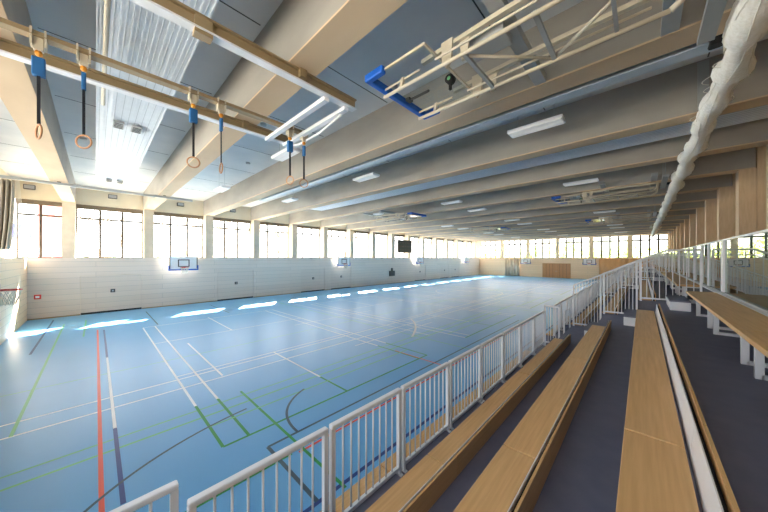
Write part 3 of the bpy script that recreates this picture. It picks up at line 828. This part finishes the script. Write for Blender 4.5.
def leafy(x, y, h, rad, label, n=900):
    t = thing('leafy_tree', label, 'tree', (x,y,-.31), 'leafy trees beyond the far windows')
    g = MB(); g.tube([(0,0,0),(.1,0,h*.4),(0,.1,h*.7)],[.2,.15,.08],M['bark'],8)
    for k in range(7):
        a = k*.9; g.tube([(.05,0,h*(.3+.05*k)),(math.cos(a)*rad*.6,math.sin(a)*rad*.6,h*(.45+.06*k))],[.07,.03],M['bark'],5)
    g.build('trunk', t)
    c = MB()
    for i in range(n):
        u = Vector((random.gauss(0,1),random.gauss(0,1),random.gauss(0,1))).normalized()*random.random()**.4
        p = Vector((u.x*rad,u.y*rad,h*.62+u.z*h*.38)); s = random.uniform(.12,.28)
        a = Vector((random.gauss(0,1),random.gauss(0,1),random.gauss(0,1))).normalized(); b = a.cross(Vector((0,0,1))+u).normalized()
        c.add([p-a*s,p+b*s*.6,p+a*s,p-b*s*.6],[(0,1,2,3)],M['leaf'])
    c.build('foliage', t)
for i, (x, y, h, rad) in enumerate(((-24,66,7.0,3.0),(-17.5,64,6.4,2.8),(-12.5,70,7.4,3.2),(-7,65,6.0,2.6),(-2.2,68,6.6,2.8),(2.5,63,6.0,2.6),(7.5,66,6.4,2.8),(-31,70,7.2,3.2))):
    leafy(x, y, h, rad, 'light green tree outside the far windows, %s from the left' % ORD[[1,2,3,4,5,6,7,0][i]])
def house(name, label, x0, x1, y0, y1, h, mat, face):
    t = thing(name, label, 'building', ((x0+x1)/2,(y0+y1)/2,-.31))
    a, b, c, d = x0-(x0+x1)/2, x1-(x0+x1)/2, y0-(y0+y1)/2, y1-(y0+y1)/2
    g = MB(); g.box(a,b,c,d,0,h,mat); g.build('wall', t)
    g = MB(); g.box(a-.2,b+.2,c-.2,d+.2,h,h+.25,M['grey_metal']); g.build('roof', t)
    for z in (1.2,4.2):
        if z+1.6 > h: continue
        for k in range(3):
            g = MB()
            if face == 'x':
                yy = c+(d-c)*(k+.5)/3; g.box(b-.02,b+.05,yy-.6,yy+.6,z,z+1.5,M['winback'])
            else:
                xx = a+(b-a)*(k+.5)/3; g.box(xx-.6,xx+.6,c-.05,c+.02,z,z+1.5,M['winback'])
            g.build('window', t)
house('red_house', 'red building outside the window nearest the left corner', -112,-92,-8.4,-5.0,15.5,M['redfacade'],'x')
house('white_house', 'white building beyond the trees outside the long windows', -70,-60,12,34,9,M['whitefacade'],'x')
house('pale_house', 'pale building beyond the trees outside the far windows', -20,-2,84,92,8,M['whitefacade'],'y')
t = thing('road_sign', 'blue sign board on a post outside the leftmost window', 'sign', (-33,-4.0,-.31))
g = MB(); g.tube([(0,0,0),(0,0,6.1)],.05,M['grey_metal'],8); g.build('post', t)
g = MB(); g.box(-.03,.03,-.6,.7,5.0,6.0,M['bluesign'],.01); g.build('board', t)
g = MB()
for i in range(14): 
    cx = -28-random.random(); yy = -6+i*1.1
    for j in range(60):
        u = Vector((random.gauss(0,1),random.gauss(0,1),random.gauss(0,1))).normalized()*random.random()**.4
        p = Vector((cx+u.x*.7,yy+u.y*.7,1.9+u.z*2.0)); a = Vector((random.gauss(0,1),random.gauss(0,1),random.gauss(0,1))).normalized()*.2; b = a.cross(Vector((.3,.4,1))).normalized()*.14
        g.add([p-a,p+b,p+a,p-b],[(0,1,2,3)],M['hedge'])
tag(g.build('hedge'), 'grey-green hedge outside the nearest long-wall windows', 'hedge')

# ------------------------------------------------------------------ light
wd = bpy.data.worlds.new('World'); scene.world = wd; wd.use_nodes = True
nt = wd.node_tree; bg = nt.nodes['Background']
tc = nt.nodes.new('ShaderNodeTexCoord'); sp = nt.nodes.new('ShaderNodeSeparateXYZ'); rp = nt.nodes.new('ShaderNodeValToRGB')
rp.color_ramp.elements[0].position = .0; rp.color_ramp.elements[0].color = (1,.98,.95,1)
rp.color_ramp.elements[1].position = .6; rp.color_ramp.elements[1].color = (.72,.85,1,1)
nt.links.new(tc.outputs['Generated'], sp.inputs[0]); nt.links.new(sp.outputs['Z'], rp.inputs['Fac']); nt.links.new(rp.outputs['Color'], bg.inputs['Color'])
bg.inputs['Strength'].default_value = 4.2
sun = bpy.data.lights.new('sun', 'SUN'); sun.energy = 75; sun.angle = .01; sun.color = (1,.95,.86)
so = bpy.data.objects.new('sun', sun); COL.objects.link(so)
dirv = Vector((1,-.7,-1.22*.76)).normalized()
so.rotation_euler = dirv.to_track_quat('-Z','Y').to_euler()
def portal(loc, sx, sy, d):
    l = bpy.data.lights.new('window_portal','AREA'); l.shape = 'RECTANGLE'; l.size = sx; l.size_y = sy
    l.cycles.is_portal = True
    o = bpy.data.objects.new('window_portal', l); COL.objects.link(o); o.location = loc
    o.rotation_euler = Vector(d).to_track_quat('-Z','Y').to_euler()
    return o
portal((XG-.12,24,4.75), 55, 3.1, (1,0,0))
portal((-10,YF+.3,4.75), 25.5, 3.1, (0,-1,0))
portal((-10.2,-3.3,4.75), 24.5, 3.1, (0,1,0))

# ------------------------------------------------------------------ camera
cam = bpy.data.cameras.new('camera'); co = bpy.data.objects.new('camera', cam); COL.objects.link(co)
cam.sensor_width = 36; cam.lens = 36*272.6/768; cam.shift_y = 2/768; cam.clip_start = .05; cam.clip_end = 500
co.location = (0,0,3.2)
yaw = math.atan2(258, 272.6)
co.rotation_euler = (PI/2, 0, yaw)
scene.camera = co
scene.cycles.max_bounces = 10; scene.cycles.diffuse_bounces = 7; scene.cycles.transparent_max_bounces = 16
vs = scene.view_settings
scene.display_settings.display_device = 'sRGB'
vs.view_transform = 'Standard'; vs.look = 'None'; vs.gamma = 1; vs.use_curve_mapping = False
vs.exposure = 0.68
